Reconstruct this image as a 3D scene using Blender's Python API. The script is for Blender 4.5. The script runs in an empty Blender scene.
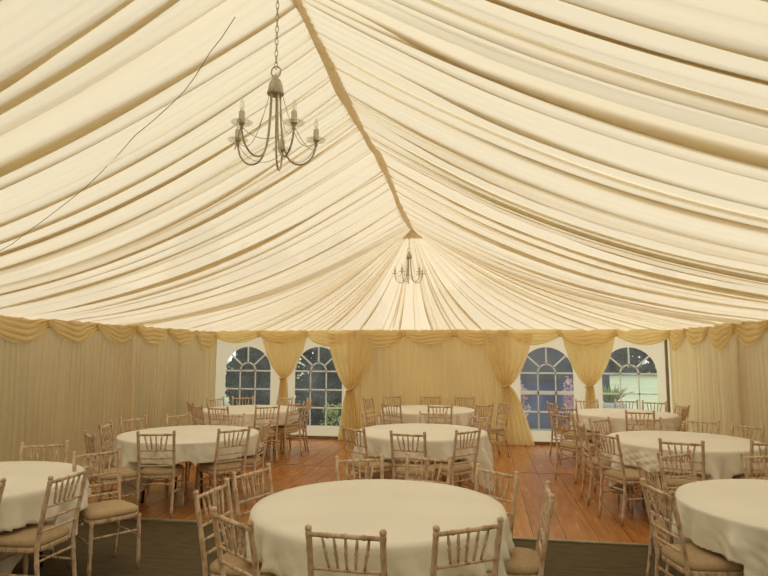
import bpy, bmesh, math, random
import numpy as np
from mathutils import Vector, Matrix
PI = math.pi
rnd = random.Random(7)
COL = bpy.context.scene.collection
SC = bpy.context.scene

# ------------------------------------------------------------------ materials
def new_mat(name):
    m = bpy.data.materials.new(name); m.use_nodes = True
    nt = m.node_tree; nt.nodes.clear()
    out = nt.nodes.new('ShaderNodeOutputMaterial')
    return m, nt, out

def N(nt, typ, **kw):
    n = nt.nodes.new(typ)
    for k, v in kw.items():
        if k in n.inputs: n.inputs[k].default_value = v
        else: setattr(n, k, v)
    return n

def ramp(nt, fac, stops):
    r = nt.nodes.new('ShaderNodeValToRGB')
    el = r.color_ramp.elements
    el[0].position, el[0].color = stops[0][0], (*stops[0][1], 1)
    el[1].position, el[1].color = stops[-1][0], (*stops[-1][1], 1)
    for p, c in stops[1:-1]:
        e = el.new(p); e.color = (*c, 1)
    nt.links.new(fac, r.inputs['Fac'])
    return r.outputs['Color']

def coords(nt, scale=(1, 1, 1), kind='Object'):
    t = nt.nodes.new('ShaderNodeTexCoord'); mp = nt.nodes.new('ShaderNodeMapping')
    mp.inputs['Scale'].default_value = scale
    nt.links.new(t.outputs[kind], mp.inputs['Vector'])
    return mp.outputs['Vector']

def fabric(name, dif, trans, w, bump=0.15, bscale=35, stretch=(1, 1, 1), sheer=0.0):
    """woven cloth: part of the light goes through it"""
    m, nt, out = new_mat(name)
    v = coords(nt, stretch)
    nz = N(nt, 'ShaderNodeTexNoise', Scale=bscale, Detail=4.0); nt.links.new(v, nz.inputs['Vector'])
    bp = N(nt, 'ShaderNodeBump', Strength=bump, Distance=0.01); nt.links.new(nz.outputs['Fac'], bp.inputs['Height'])
    big = N(nt, 'ShaderNodeTexNoise', Scale=1.7, Detail=3.0); nt.links.new(v, big.inputs['Vector'])
    c = ramp(nt, big.outputs['Fac'], [(0.3, tuple(x * 0.93 for x in dif)), (0.7, dif)])
    d = N(nt, 'ShaderNodeBsdfDiffuse'); nt.links.new(c, d.inputs['Color']); nt.links.new(bp.outputs['Normal'], d.inputs['Normal'])
    t = N(nt, 'ShaderNodeBsdfTranslucent', Color=(*trans, 1)); nt.links.new(bp.outputs['Normal'], t.inputs['Normal'])
    mx = N(nt, 'ShaderNodeMixShader', Fac=w)
    nt.links.new(d.outputs[0], mx.inputs[1]); nt.links.new(t.outputs[0], mx.inputs[2])
    last = mx
    if sheer:
        tr = N(nt, 'ShaderNodeBsdfTransparent', Color=(*trans, 1)); m2 = N(nt, 'ShaderNodeMixShader', Fac=sheer)
        nt.links.new(mx.outputs[0], m2.inputs[1]); nt.links.new(tr.outputs[0], m2.inputs[2]); last = m2
    nt.links.new(last.outputs[0], out.inputs['Surface'])
    return m

def principled(name, col, rough=0.5, metal=0.0, noise=None, bump=0.0, scale=20, stretch=(1, 1, 1), spec=0.5, kind='Object'):
    m, nt, out = new_mat(name)
    p = N(nt, 'ShaderNodeBsdfPrincipled'); p.inputs['Roughness'].default_value = rough
    p.inputs['Metallic'].default_value = metal; p.inputs['Specular IOR Level'].default_value = spec
    p.inputs['Base Color'].default_value = (*col, 1)
    if noise or bump:
        v = coords(nt, stretch, kind)
        nz = N(nt, 'ShaderNodeTexNoise', Scale=scale, Detail=5.0); nt.links.new(v, nz.inputs['Vector'])
        if noise:
            nt.links.new(ramp(nt, nz.outputs['Fac'], noise), p.inputs['Base Color'])
        if bump:
            b = N(nt, 'ShaderNodeBump', Strength=bump, Distance=0.004)
            nt.links.new(nz.outputs['Fac'], b.inputs['Height']); nt.links.new(b.outputs['Normal'], p.inputs['Normal'])
    nt.links.new(p.outputs[0], out.inputs['Surface'])
    return m

M = {}
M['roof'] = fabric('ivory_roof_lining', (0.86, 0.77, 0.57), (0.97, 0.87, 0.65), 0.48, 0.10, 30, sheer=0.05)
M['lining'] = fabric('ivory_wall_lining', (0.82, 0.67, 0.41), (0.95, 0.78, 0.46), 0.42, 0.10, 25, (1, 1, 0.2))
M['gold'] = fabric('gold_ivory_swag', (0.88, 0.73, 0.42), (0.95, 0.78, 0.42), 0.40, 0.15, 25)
M['pvc'] = fabric('white_pvc_wall', (0.86, 0.81, 0.70), (0.96, 0.87, 0.69), 0.55, 0.05, 6)
M['band'] = fabric('tan_ridge_ruching', (0.80, 0.66, 0.43), (0.9, 0.74, 0.48), 0.36, 0.2, 60)
M['cloth'] = fabric('white_table_linen', (0.92, 0.90, 0.84), (0.85, 0.83, 0.76), 0.05, 0.35, 9)
M['cushion'] = principled('beige_seat_fabric', (0.48, 0.36, 0.23), 0.9, noise=[(0.3, (0.46, 0.34, 0.21)), (0.7, (0.53, 0.40, 0.26))], bump=0.15, scale=40, spec=0.1)
M['wood'] = principled('limewashed_wood', (0.5, 0.38, 0.25), 0.62,
    noise=[(0.30, (0.36, 0.23, 0.14)), (0.42, (0.54, 0.385, 0.26)), (0.54, (0.68, 0.53, 0.40)), (0.8, (0.76, 0.63, 0.50))], bump=0.15, scale=38, stretch=(1, 1, 0.35), spec=0.25)
M['steel'] = principled('dark_folding_leg_steel', (0.07, 0.055, 0.045), 0.45, 0.6)
M['ply'] = principled('table_plywood', (0.45, 0.30, 0.17), 0.6, noise=[(0.3, (0.40, 0.26, 0.14)), (0.7, (0.50, 0.34, 0.2))], scale=6, stretch=(1, 8, 1))
M['metal'] = principled('champagne_grey_metal', (0.54, 0.48, 0.37), 0.42, 0.1, noise=[(0.35, (0.46, 0.40, 0.30)), (0.65, (0.62, 0.56, 0.45))], scale=40)
M['candle'] = principled('pale_candle_sleeve', (0.66, 0.60, 0.48), 0.5)
M['cord'] = principled('grey_cord', (0.30, 0.25, 0.17), 0.7)
M['alu'] = principled('dull_pole_metal', (0.30, 0.22, 0.14), 0.5, 0.4)
M['trimwood'] = principled('pale_edge_strip', (0.28, 0.23, 0.15), 0.5, noise=[(0.3, (0.22, 0.18, 0.115)), (0.7, (0.36, 0.30, 0.2))], scale=9)
M['white_bar'] = fabric('white_window_bar', (0.85, 0.84, 0.80), (0.95, 0.94, 0.92), 0.5, 0.0, 6)
M['kick'] = principled('brown_kick_board', (0.25, 0.17, 0.09), 0.6, noise=[(0.3, (0.2, 0.13, 0.07)), (0.7, (0.3, 0.2, 0.11))], scale=8)
M['bark'] = principled('bark', (0.07, 0.05, 0.035), 0.9, noise=[(0.3, (0.045, 0.03, 0.02)), (0.7, (0.1, 0.07, 0.05))], scale=12)

def glass(name, tint=(1, 1, 1), gloss=0.08, rough=0.05, haze=0.0):
    m, nt, out = new_mat(name)
    t = N(nt, 'ShaderNodeBsdfTransparent', Color=(*tint, 1))
    g = N(nt, 'ShaderNodeBsdfGlossy', Color=(1, 1, 1, 1), Roughness=rough)
    v = coords(nt, (1, 1, 1))
    nz = N(nt, 'ShaderNodeTexNoise', Scale=3.0, Detail=3.0); nt.links.new(v, nz.inputs['Vector'])
    b = N(nt, 'ShaderNodeBump', Strength=0.25, Distance=0.02); nt.links.new(nz.outputs['Fac'], b.inputs['Height'])
    nt.links.new(b.outputs['Normal'], g.inputs['Normal'])
    mx = N(nt, 'ShaderNodeMixShader', Fac=gloss)
    nt.links.new(t.outputs[0], mx.inputs[1]); nt.links.new(g.outputs[0], mx.inputs[2])
    last = mx
    if haze:
        h = N(nt, 'ShaderNodeBsdfTranslucent', Color=(0.85, 0.92, 1.0, 1))
        hz = N(nt, 'ShaderNodeTexNoise', Scale=2.2, Detail=5.0); nt.links.new(v, hz.inputs['Vector'])
        mr = N(nt, 'ShaderNodeMapRange'); mr.inputs['From Min'].default_value = 0.35; mr.inputs['From Max'].default_value = 0.75
        mr.inputs['To Min'].default_value = haze * 0.5; mr.inputs['To Max'].default_value = haze * 1.6
        nt.links.new(hz.outputs['Fac'], mr.inputs['Value'])
        m2 = N(nt, 'ShaderNodeMixShader'); nt.links.new(mr.outputs[0], m2.inputs['Fac'])
        nt.links.new(mx.outputs[0], m2.inputs[1]); nt.links.new(h.outputs[0], m2.inputs[2]); last = m2
    nt.links.new(last.outputs[0], out.inputs['Surface'])
    return m
M['pane'] = glass('clear_vinyl_pane', (0.88, 0.95, 1.0), 0.07, 0.12, 0.10)
M['glass'] = glass('clear_glass', (0.93, 0.92, 0.88), 0.22, 0.05)

def leafmat(name, a, b):
    m, nt, out = new_mat(name)
    oi = nt.nodes.new('ShaderNodeTexNoise'); oi.inputs['Scale'].default_value = 1.6; oi.inputs['Detail'].default_value = 6
    nt.links.new(coords(nt), oi.inputs['Vector'])
    c = ramp(nt, oi.outputs['Fac'], [(0.35, a), (0.65, b)])
    d = N(nt, 'ShaderNodeBsdfDiffuse'); t = N(nt, 'ShaderNodeBsdfTranslucent')
    nt.links.new(c, d.inputs['Color']); nt.links.new(c, t.inputs['Color'])
    mx = N(nt, 'ShaderNodeMixShader', Fac=0.3)
    nt.links.new(d.outputs[0], mx.inputs[1]); nt.links.new(t.outputs[0], mx.inputs[2]); nt.links.new(mx.outputs[0], out.inputs['Surface'])
    return m
M['leaf_dark'] = leafmat('dark_evergreen_leaf', (0.010, 0.026, 0.018), (0.04, 0.075, 0.042))
M['leaf_far'] = leafmat('far_tree_leaf', (0.025, 0.05, 0.035), (0.07, 0.12, 0.07))
M['leaf_lime'] = leafmat('lime_leaf', (0.30, 0.38, 0.10), (0.55, 0.60, 0.25))
M['leaf_mid'] = leafmat('mid_leaf', (0.05, 0.09, 0.03), (0.10, 0.16, 0.06))
M['pink'] = leafmat('pink_petal', (0.70, 0.38, 0.42), (0.88, 0.74, 0.74))
M['slate'] = principled('slate_blue_boards', (0.055, 0.06, 0.10), 0.5, noise=[(0.3, (0.04, 0.045, 0.08)), (0.7, (0.075, 0.08, 0.12))], scale=4, stretch=(1, 1, 6))
M['bluedoor'] = principled('blue_door_paint', (0.05, 0.075, 0.19), 0.35)
M['stone'] = principled('pale_stone', (0.62, 0.64, 0.66), 0.8, noise=[(0.3, (0.55, 0.57, 0.6)), (0.7, (0.68, 0.69, 0.7))], scale=6)

# dance floor: boards running down the tent
def floor_mat():
    m, nt, out = new_mat('orange_dance_floor_boards')
    p = N(nt, 'ShaderNodeBsdfPrincipled')
    t = nt.nodes.new('ShaderNodeTexCoord')
    br = nt.nodes.new('ShaderNodeTexBrick')
    mp = nt.nodes.new('ShaderNodeMapping'); mp.inputs['Rotation'].default_value = (0, 0, PI / 2)
    nt.links.new(t.outputs['Object'], mp.inputs['Vector']); nt.links.new(mp.outputs['Vector'], br.inputs['Vector'])
    for k, v in (('Scale', 1.0), ('Brick Width', 2.4), ('Row Height', 0.30), ('Mortar Size', 0.004), ('Mortar Smooth', 0.2)): br.inputs[k].default_value = v
    br.inputs['Color1'].default_value = (0.54, 0.24, 0.075, 1); br.inputs['Color2'].default_value = (0.48, 0.205, 0.06, 1); br.inputs['Mortar'].default_value = (0.13, 0.06, 0.025, 1)
    nz = N(nt, 'ShaderNodeTexNoise', Scale=3.0, Detail=6.0)
    mp2 = nt.nodes.new('ShaderNodeMapping'); mp2.inputs['Scale'].default_value = (6, 0.8, 1)
    nt.links.new(t.outputs['Object'], mp2.inputs['Vector']); nt.links.new(mp2.outputs['Vector'], nz.inputs['Vector'])
    c = ramp(nt, nz.outputs['Fac'], [(0.3, (0.72, 0.68, 0.62)), (0.7, (1.15, 1.12, 1.08))])
    mx = nt.nodes.new('ShaderNodeMix'); mx.data_type = 'RGBA'; mx.blend_type = 'MULTIPLY'; mx.inputs['Factor'].default_value = 1
    nt.links.new(br.outputs['Color'], mx.inputs['A']); nt.links.new(c, mx.inputs['B'])
    nt.links.new(mx.outputs['Result'], p.inputs['Base Color'])
    r = N(nt, 'ShaderNodeMapRange'); r.inputs['To Min'].default_value = 0.22; r.inputs['To Max'].default_value = 0.30
    nt.links.new(nz.outputs['Fac'], r.inputs['Value']); nt.links.new(r.outputs[0], p.inputs['Roughness'])
    nt.links.new(p.outputs[0], out.inputs['Surface'])
    return m
M['floor'] = floor_mat()
M['mat'] = principled('grey_brown_matting', (0.09, 0.072, 0.045), 0.9, noise=[(0.3, (0.085, 0.064, 0.036)), (0.7, (0.125, 0.097, 0.058))], bump=0.3, scale=5, stretch=(1.0, 4, 1), spec=0.15)
M['lawn'] = principled('mown_lawn', (0.30, 0.38, 0.19), 0.95, noise=[(0.3, (0.38, 0.43, 0.25)), (0.7, (0.47, 0.52, 0.33))], scale=0.5, spec=0.05)

# ------------------------------------------------------------------ mesh helpers
def link(name, mesh, mat=None, parent=None):
    o = bpy.data.objects.new(name, mesh); COL.objects.link(o)
    if mat is not None: mesh.materials.append(mat)
    if parent is not None: o.parent = parent
    return o

def mesh_from(name, verts, faces, smooth=True):
    me = bpy.data.meshes.new(name); me.from_pydata([tuple(map(float, v)) for v in verts], [], faces); me.update()
    if smooth: me.polygons.foreach_set('use_smooth', [True] * len(me.polygons))
    return me

def grid_mesh(name, P, closed_u=False):
    """P[i][j] array of points -> quads"""
    P = np.asarray(P, float); n, m = P.shape[:2]
    idx = np.arange(n * m).reshape(n, m)
    a = idx if not closed_u else np.vstack([idx, idx[:1]])
    q = np.stack([a[:-1, :-1], a[1:, :-1], a[1:, 1:], a[:-1, 1:]], -1).reshape(-1, 4)
    me = bpy.data.meshes.new(name)
    me.from_pydata(P.reshape(-1, 3).tolist(), [], q.tolist()); me.update()
    me.polygons.foreach_set('use_smooth', [True] * len(me.polygons))
    return me

class MB:
    """collects pieces of ONE part"""
    def __init__(s): s.v = []; s.f = []; s.sm = []
    def add(s, verts, faces, smooth=True):
        o = len(s.v); s.v += [tuple(v) for v in verts]
        s.f += [tuple(i + o for i in f) for f in faces]; s.sm += [smooth] * len(faces); return s
    def box(s, c, d, rot=0):
        cx, cy, cz = c; x, y, z = (k / 2 for k in d); cr, sr = math.cos(rot), math.sin(rot)
        vs = [(cx + (i * x) * cr - (j * y) * sr, cy + (i * x) * sr + (j * y) * cr, cz + k * z) for i in (-1, 1) for j in (-1, 1) for k in (-1, 1)]
        return s.add(vs, [(0, 1, 3, 2), (4, 6, 7, 5), (0, 4, 5, 1), (2, 3, 7, 6), (0, 2, 6, 4), (1, 5, 7, 3)], False)
    def tube(s, pts, r, n=8, cap=True, closed=False):
        pts = [Vector(p) for p in pts]; L = len(pts)
        rr = r if isinstance(r, (list, tuple)) else [r] * L
        up = None; rings = []
        for i, p in enumerate(pts):
            if closed: t = (pts[(i + 1) % L] - pts[i - 1]).normalized()
            else: t = (pts[min(i + 1, L - 1)] - pts[max(i - 1, 0)]).normalized()
            if up is None:
                up = Vector((0, 0, 1)) if abs(t.z) < 0.9 else Vector((0, 1, 0))
            a = (up - t * up.dot(t)).normalized(); up = a; b = t.cross(a)
            rings.append([p + (a * math.cos(2 * PI * k / n) + b * math.sin(2 * PI * k / n)) * rr[i] for k in range(n)])
        vs = [v for g in rings for v in g]; fs = []
        for i in range(L if closed else L - 1):
            j = (i + 1) % L
            for k in range(n): fs.append((i * n + k, i * n + (k + 1) % n, j * n + (k + 1) % n, j * n + k))
        if cap and not closed:
            fs.append(tuple(range(n - 1, -1, -1))); fs.append(tuple((L - 1) * n + k for k in range(n)))
        return s.add(vs, fs)
    def lathe(s, prof, c=(0, 0, 0), n=16):
        vs = []; fs = []
        for r, z in prof:
            for k in range(n): vs.append((c[0] + r * math.cos(2 * PI * k / n), c[1] + r * math.sin(2 * PI * k / n), c[2] + z))
        for i in range(len(prof) - 1):
            for k in range(n): fs.append((i * n + k, i * n + (k + 1) % n, (i + 1) * n + (k + 1) % n, (i + 1) * n + k))
        fs.append(tuple(range(n - 1, -1, -1))); fs.append(tuple((len(prof) - 1) * n + k for k in range(n)))
        return s.add(vs, fs)
    def mesh(s, name):
        me = bpy.data.meshes.new(name); me.from_pydata([tuple(map(float, v)) for v in s.v], [], s.f); me.update()
        me.polygons.foreach_set('use_smooth', s.sm); return me
    def build(s, name, mat, parent=None): return link(name, s.mesh(name), mat, parent)

def tag(o, label, cat, group=None, kind=None):
    o['label'] = label; o['category'] = cat
    if group: o['group'] = group
    if kind: o['kind'] = kind
    return o
def thing(name, label, cat, loc=(0, 0, 0), rz=0.0, group=None):
    o = bpy.data.objects.new(name, None); COL.objects.link(o); o.empty_display_size = 0.1
    o.location = loc; o.rotation_euler = (0, 0, rz)
    return tag(o, label, cat, group)
def struct(o): o['kind'] = 'structure'; return o
def copy_tree(src, parent=None):
    c = src.copy(); COL.objects.link(c)
    if parent is not None: c.parent = parent
    for ch in list(src.children): copy_tree(ch, c)
    return c
# ------------------------------------------------------------------ the tent shell
HW, YB, YF, EAVE, RIDGE, YHIP = 4.5, 11.92, -3.08, 2.17, 3.83, 8.92
FRAMES = [YHIP - 3 * k for k in range(5)]           # 8.92 5.92 2.92 -0.08 -3.08
rs = np.random.RandomState(11)

def fold_profile(y, seed, per_m, y0, y1, wmin, wmax, amin, amax):
    r = np.random.RandomState(seed); out = np.zeros_like(y)
    n = int((y1 - y0) * per_m)
    for _ in range(n):
        c = r.uniform(y0, y1); w = r.uniform(wmin, wmax); a = r.uniform(amin, amax); sk = r.uniform(0.14, 0.7)
        if r.rand() < 0.5: wl, wr = w, w * sk
        else: wl, wr = w * sk, w
        d = y - c; out += a * np.exp(-(d / np.where(d < 0, wl, wr)) ** 2)
    return out
def smooth(a, b, x):
    t = np.clip((x - a) / (b - a), 0, 1); return t * t * (3 - 2 * t)

def pleat_section(a, b, seed, smin, smax, wmin, wmax):
    """unfolded section across the pleats: every entry = (kind, left pleat, right pleat, t)"""
    r = np.random.RandomState(seed); cs = [a]
    while cs[-1] < b - smin: cs.append(cs[-1] + smin + (smax - smin) * r.rand() ** 1.6)
    cs[-1] = b; n = len(cs)
    gap = np.diff(cs); w = r.uniform(wmin, wmax, n) * np.where(r.rand(n) < 0.4, 0.4, 1.0)
    lim = np.minimum(np.concatenate([[gap[0]], gap]), np.concatenate([gap, [gap[-1]]])) * 0.55
    w = np.minimum(w, lim); w[0] = w[-1] = 0.0
    return dict(c=np.array(cs), w=w, d=np.where(r.rand(n) < 0.72, 1, -1), h=r.uniform(0.014, 0.034, n), peak=r.uniform(0.25, 0.8, n), base=r.uniform(0.15, 0.8, n), dr=r.uniform(-0.10, 0.10, n), sag=r.uniform(0.006, 0.03, n), n=n)

def pleat_points(S, U, wscale, drift):
    """positions along and heights across the pleats for one fraction U down the cloth"""
    k = S['n']; wu = S['w'] * (S['base'] + (1 - S['base']) * np.exp(-((U - S['peak']) / 0.28) ** 2)) * wscale
    cu = S['c'] + S['dr'] * drift; cu[0] = S['c'][0]; cu[-1] = S['c'][-1]
    Y = []; Z = []
    for i in range(k - 1):
        y0 = cu[i] - wu[i] / 2; y1 = cu[i + 1] + wu[i + 1] / 2
        z0 = S['h'][i] if S['d'][i] > 0 else 0.0; z1 = 0.0 if S['d'][i + 1] > 0 else S['h'][i + 1]
        m = 24 if (S['c'][i + 1] - S['c'][i]) > 0.2 else 12
        for t in np.linspace(0, 1, m):
            Y.append(y0 + (y1 - y0) * t); Z.append(z0 + (z1 - z0) * t - S['sag'][i] * 4 * t * (1 - t) * wscale)
        if i < k - 2:
            hm = S['h'][i + 1] / 2; yb = cu[i + 1] - wu[i + 1] / 2
            for t in (0.04, 0.5, 0.96):
                Y.append(y1 + (yb - y1) * t); Z.append(hm + (1 if S['d'][i + 1] > 0 else -1) * hm * (t - 0.5) * 0.5)
    return np.array(Y), np.array(Z)

def ridge_drop(Y): return 0.16 * np.clip((Y - 5.92) / 3.0, 0, 1)
def roof_base(Y, U):
    f = np.zeros_like(Y)
    for k in FRAMES[:-1]: f = np.maximum(f, np.exp(-(np.abs(Y - k) / 0.04) ** 2) * (1.0 if k < YHIP - 1 else 0.0))
    bay = np.abs(np.sin((Y - YHIP) / 3 * PI))
    sag = (0.26 + 0.05 * bay - 0.03 * smooth(6, 8.9, Y)) * np.sin(PI * U ** 0.9) + 0.05 * bay * (1 - U)
    fine = np.sin(Y * 2 * PI * 14 + 3 * np.sin(Y * 5)) * 0.006 + np.sin(Y * 2 * PI * 23) * 0.003
    return RIDGE - ridge_drop(Y) * (1 - U) - (RIDGE - EAVE) * U - sag + f * 0.10 * np.sin(PI * np.clip(U, 0, 1)) ** 0.5 + fine * (1 - 0.85 * smooth(0.02, 0.45, U)) - 0.06 * smooth(YHIP - 0.10, YHIP, Y) * np.sin(PI * U)

def roof_slope(side, seed):
    S = pleat_section(YF, YHIP, seed, 0.07, 0.42, 0.03, 0.17); rows = []
    mid_r = np.arange(YF - 1, YHIP + 1, 0.01)
    mid = fold_profile(mid_r, seed + 2, 11.0, YF, YHIP, 0.015, 0.06, 0.006, 0.022)
    for U in np.linspace(0, 1, 46):
        wsc = 0.35 + 0.65 * float(smooth(0.0, 0.3, np.array(U))); wsc *= 1 - 0.5 * float(smooth(0.8, 1.0, np.array(U)))
        Y, dz = pleat_points(S, U, wsc, math.sin(PI * U * 0.9) if side < 0 else -math.sin(PI * U * 0.8))
        u = np.full_like(Y, U)
        Z = roof_base(Y, u) + (dz - 0.03) * (0.4 + 0.6 * wsc) - np.interp(Y + 0.05 * U, mid_r, mid) * (0.5 + 0.5 * wsc)
        rows.append(np.stack([side * HW * u, Y, Z], -1))
    return np.stack(rows, 1)
RL = roof_slope(-1, 40)
RR = roof_slope(1, 78)
struct(link('ceiling', grid_mesh('ceiling', RL), M['roof']))
struct(link('ceiling_right_slope', grid_mesh('ceiling_right_slope', RR), M['roof']))
def roof_left_z(x, y):
    u = abs(x) / HW
    return float(roof_base(np.array([y]), np.array([u]))[0]) - 0.075

def fan():
    L = 15.7; S = pleat_section(-0.35, L - 0.35, 5, 0.10, 0.50, 0.015, 0.075); rows = []
    mid_r = np.arange(-1, L + 1, 0.01); mid = fold_profile(mid_r, 6, 4.0, 0, L, 0.03, 0.09, 0.006, 0.022)
    for s in np.linspace(0, 1, 48):
        wsc = 0.55 + 0.45 * float(smooth(0.0, 0.3, np.array(s))); wsc *= 1 - 0.45 * float(smooth(0.85, 1.0, np.array(s)))
        T, dz = pleat_points(S, s, wsc, 0.3 * math.sin(PI * s))
        px = np.where(T < 3, -HW, np.where(T < 12, -HW + (T - 3), HW)); py = np.where(T < 3, YHIP + T, np.where(T < 12, YB, YB - (T - 12)))
        ang = np.arctan2(px, py - YHIP)
        fine = 0.010 * np.sin(ang * 42 + 1.5 * np.sin(ang * 9)) * float(smooth(0.02, 0.12, np.array(s)) * (1 - 0.8 * smooth(0.25, 0.7, np.array(s))))
        sag = 0.21 * math.sin(PI * s ** 0.9)
        Z = RIDGE - 0.19 - (RIDGE - 0.19 - EAVE) * s - sag - fine + (dz - 0.025) * min(1, s * 3) - np.interp(T, mid_r, mid) * min(1, s * 2.5)
        Z = Z + 0.14 * smooth(0.0, 0.35, np.maximum(-T, T - 15))
        rows.append(np.stack([px * s, YHIP + 0.02 + (py - YHIP - 0.02) * s, Z], -1))
    return np.stack(rows, 1)
struct(link('ceiling_hip_fan', grid_mesh('ceiling_hip_fan', fan()), M['roof']))

# gathered band along the ridge and the cap where the fan starts
ys = np.arange(YF, YHIP + 0.02, 0.01); vs = np.linspace(-1, 1, 9)
Yg, Vg = np.meshgrid(ys, vs, indexing='ij')
bay = np.abs(np.sin((Yg - YHIP) / 3 * PI)); lump = 0.02 * np.sin(Yg * 4.1) + 0.012 * np.sin(Yg * 9.7 + 1)
Zg = RIDGE - ridge_drop(Yg) - 0.035 - 0.055 * bay - 0.025 * np.sqrt(np.clip(1 - Vg ** 2, 0, 1)) + lump * 0.6 + 0.002 * np.sin(Yg * 2 * PI * 17)
Xg = Vg * (0.036 + 0.008 * np.sin(Yg * 3.3) + 0.002 * np.sin(Yg * 2 * PI * 17)) + 0.012 * np.sin(Yg * 2.1)
band = struct(link('trim_1', grid_mesh('trim_1', np.stack([Xg, Yg, Zg], -1)), M['band']))
a = np.linspace(-1, 1, 25); capP = []
for s in np.linspace(0, 1, 8):
    capP.append([(0.17 * s * k, YHIP + 0.03 + 0.10 * s, RIDGE - 0.215 - 0.08 * s * (0.95 + 0.05 * abs(k)) - 0.05 * s + 0.01 * math.sin(k * 22)) for k in a])
struct(link('trim_2', grid_mesh('trim_2', capP), M['band']))

# walls ------------------------------------------------------------------
def pleated(name, p0, p1, z0, z1, seed, inward, mat, amp=0.022, per=11, gaps=()):
    p0 = Vector(p0); p1 = Vector(p1); L = (p1 - p0).length; d = (p1 - p0) / L; nrm = Vector(inward)
    n = int(L / 0.011); s = np.linspace(0, L, n); zs = np.linspace(z0, z1, 10)
    S, Z = np.meshgrid(s, zs, indexing='ij')
    r = np.random.RandomState(seed)
    ph = r.uniform(0, 6, 4)
    sm = S + 0.02 * np.sin(Z * 2 + S * 5)
    o = amp * (0.5 + 0.5 * np.sin(sm * per * 2 * PI * 0.9 + 1.6 * np.sin(sm * 3.1 + ph[0]) + 0.8 * np.sin(sm * 7.7 + ph[1]))) + 0.35 * amp * np.sin(sm * 2 * PI * 23 + ph[2]) + fold_profile(sm, seed, 1.6, 0, L, 0.02, 0.06, 0.01, 0.04)
    for g in gaps: o = o - 0.09 * np.exp(-((S - g) / 0.022) ** 2)
    X = p0.x + d.x * S + nrm.x * o; Yy = p0.y + d.y * S + nrm.y * o
    return link(name, grid_mesh(name, np.stack([X, Yy, Z], -1)), mat)
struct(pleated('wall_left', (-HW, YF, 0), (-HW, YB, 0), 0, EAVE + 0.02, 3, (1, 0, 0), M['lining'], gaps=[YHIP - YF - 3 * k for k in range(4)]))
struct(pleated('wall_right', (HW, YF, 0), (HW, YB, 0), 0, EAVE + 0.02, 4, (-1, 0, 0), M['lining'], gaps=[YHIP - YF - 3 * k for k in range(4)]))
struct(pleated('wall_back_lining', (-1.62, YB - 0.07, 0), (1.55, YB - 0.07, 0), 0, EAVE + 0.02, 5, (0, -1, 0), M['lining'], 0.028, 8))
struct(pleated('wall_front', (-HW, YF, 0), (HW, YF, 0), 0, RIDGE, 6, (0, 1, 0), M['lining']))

# back wall: white vinyl sheet with four arched openings
WINX = [-3.775, -2.262, 2.245, 3.752]; WR, WSP, WBT = 0.492, 1.348, 0.262
def arch(cx, r, spring, bottom, n=28):
    return [(cx - r, bottom), (cx + r, bottom)] + [(cx + r * math.cos(t), spring + r * math.sin(t)) for t in np.linspace(0, PI, n)]
bm = bmesh.new(); edges = []
def loop(pts):
    vv = [bm.verts.new((x, YB, z)) for x, z in pts]
    for i in range(len(vv)): edges.append(bm.edges.new((vv[i], vv[(i + 1) % len(vv)])))
loop([(-HW - 0.05, 0), (HW + 0.05, 0), (HW + 0.05, EAVE + 0.02), (-HW - 0.05, EAVE + 0.02)])
for cx in WINX: loop(arch(cx, WR, WSP, WBT))
bmesh.ops.triangle_fill(bm, use_beauty=True, use_dissolve=False, edges=edges)
bmesh.ops.recalc_face_normals(bm, faces=bm.faces)
me = bpy.data.meshes.new('wall_back'); bm.to_mesh(me); bm.free()
struct(link('wall_back', me, M['pvc']))

def strip_bar(mb, p, q, w, d=0.012):
    """flat bar in the x-z plane"""
    (x0, z0), (x1, z1) = p, q; L = math.hypot(x1 - x0, z1 - z0); nx, nz = -(z1 - z0) / L * w / 2, (x1 - x0) / L * w / 2
    vs = []
    for y in (YB - d, YB + 0.004):
        vs += [(x0 + nx, y, z0 + nz), (x1 + nx, y, z1 + nz), (x1 - nx, y, z1 - nz), (x0 - nx, y, z0 - nz)]
    mb.add(vs, [(0, 1, 2, 3), (7, 6, 5, 4), (0, 4, 5, 1), (1, 5, 6, 2), (2, 6, 7, 3), (3, 7, 4, 0)], False)
for i, cx in enumerate(WINX):
    w = 0.030; mb = MB(); ri = 0.165
    for x in (cx - ri, cx + ri): strip_bar(mb, (x, WBT), (x, WSP), 0.024)
    strip_bar(mb, (cx - WR, WSP), (cx + WR, WSP), w)
    strip_bar(mb, (cx - WR, 0.975), (cx + WR, 0.975), 0.070 if i == 2 else w)
    strip_bar(mb, (cx - WR, 0.615), (cx + WR, 0.615), w)
    pts = [(cx + ri * math.cos(t), WSP + ri * math.sin(t)) for t in np.linspace(0, PI, 15)]
    for p, q in zip(pts[:-1], pts[1:]): strip_bar(mb, p, q, w)
    for t in (PI / 2, PI * 0.235, PI * 0.765):
        strip_bar(mb, (cx + ri * math.cos(t), WSP + ri * math.sin(t)), (cx + WR * math.cos(t), WSP + WR * math.sin(t)), w)
    wo = struct(mb.build('window_%d' % (i + 1), M['white_bar']))
    av = arch(cx, WR, WSP, WBT)
    pm = mesh_from('pane', [(x, YB + 0.006, z) for x, z in av], [tuple(range(len(av)))], False)
    link('pane', pm, M['pane'], wo)
mb = MB()
for x0, x1 in ((-HW, -1.62), (1.55, HW)): mb.box(((x0 + x1) / 2, YB - 0.03, 0.03), (x1 - x0, 0.04, 0.06))
struct(mb.build('baseboard_back', M['kick']))

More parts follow.
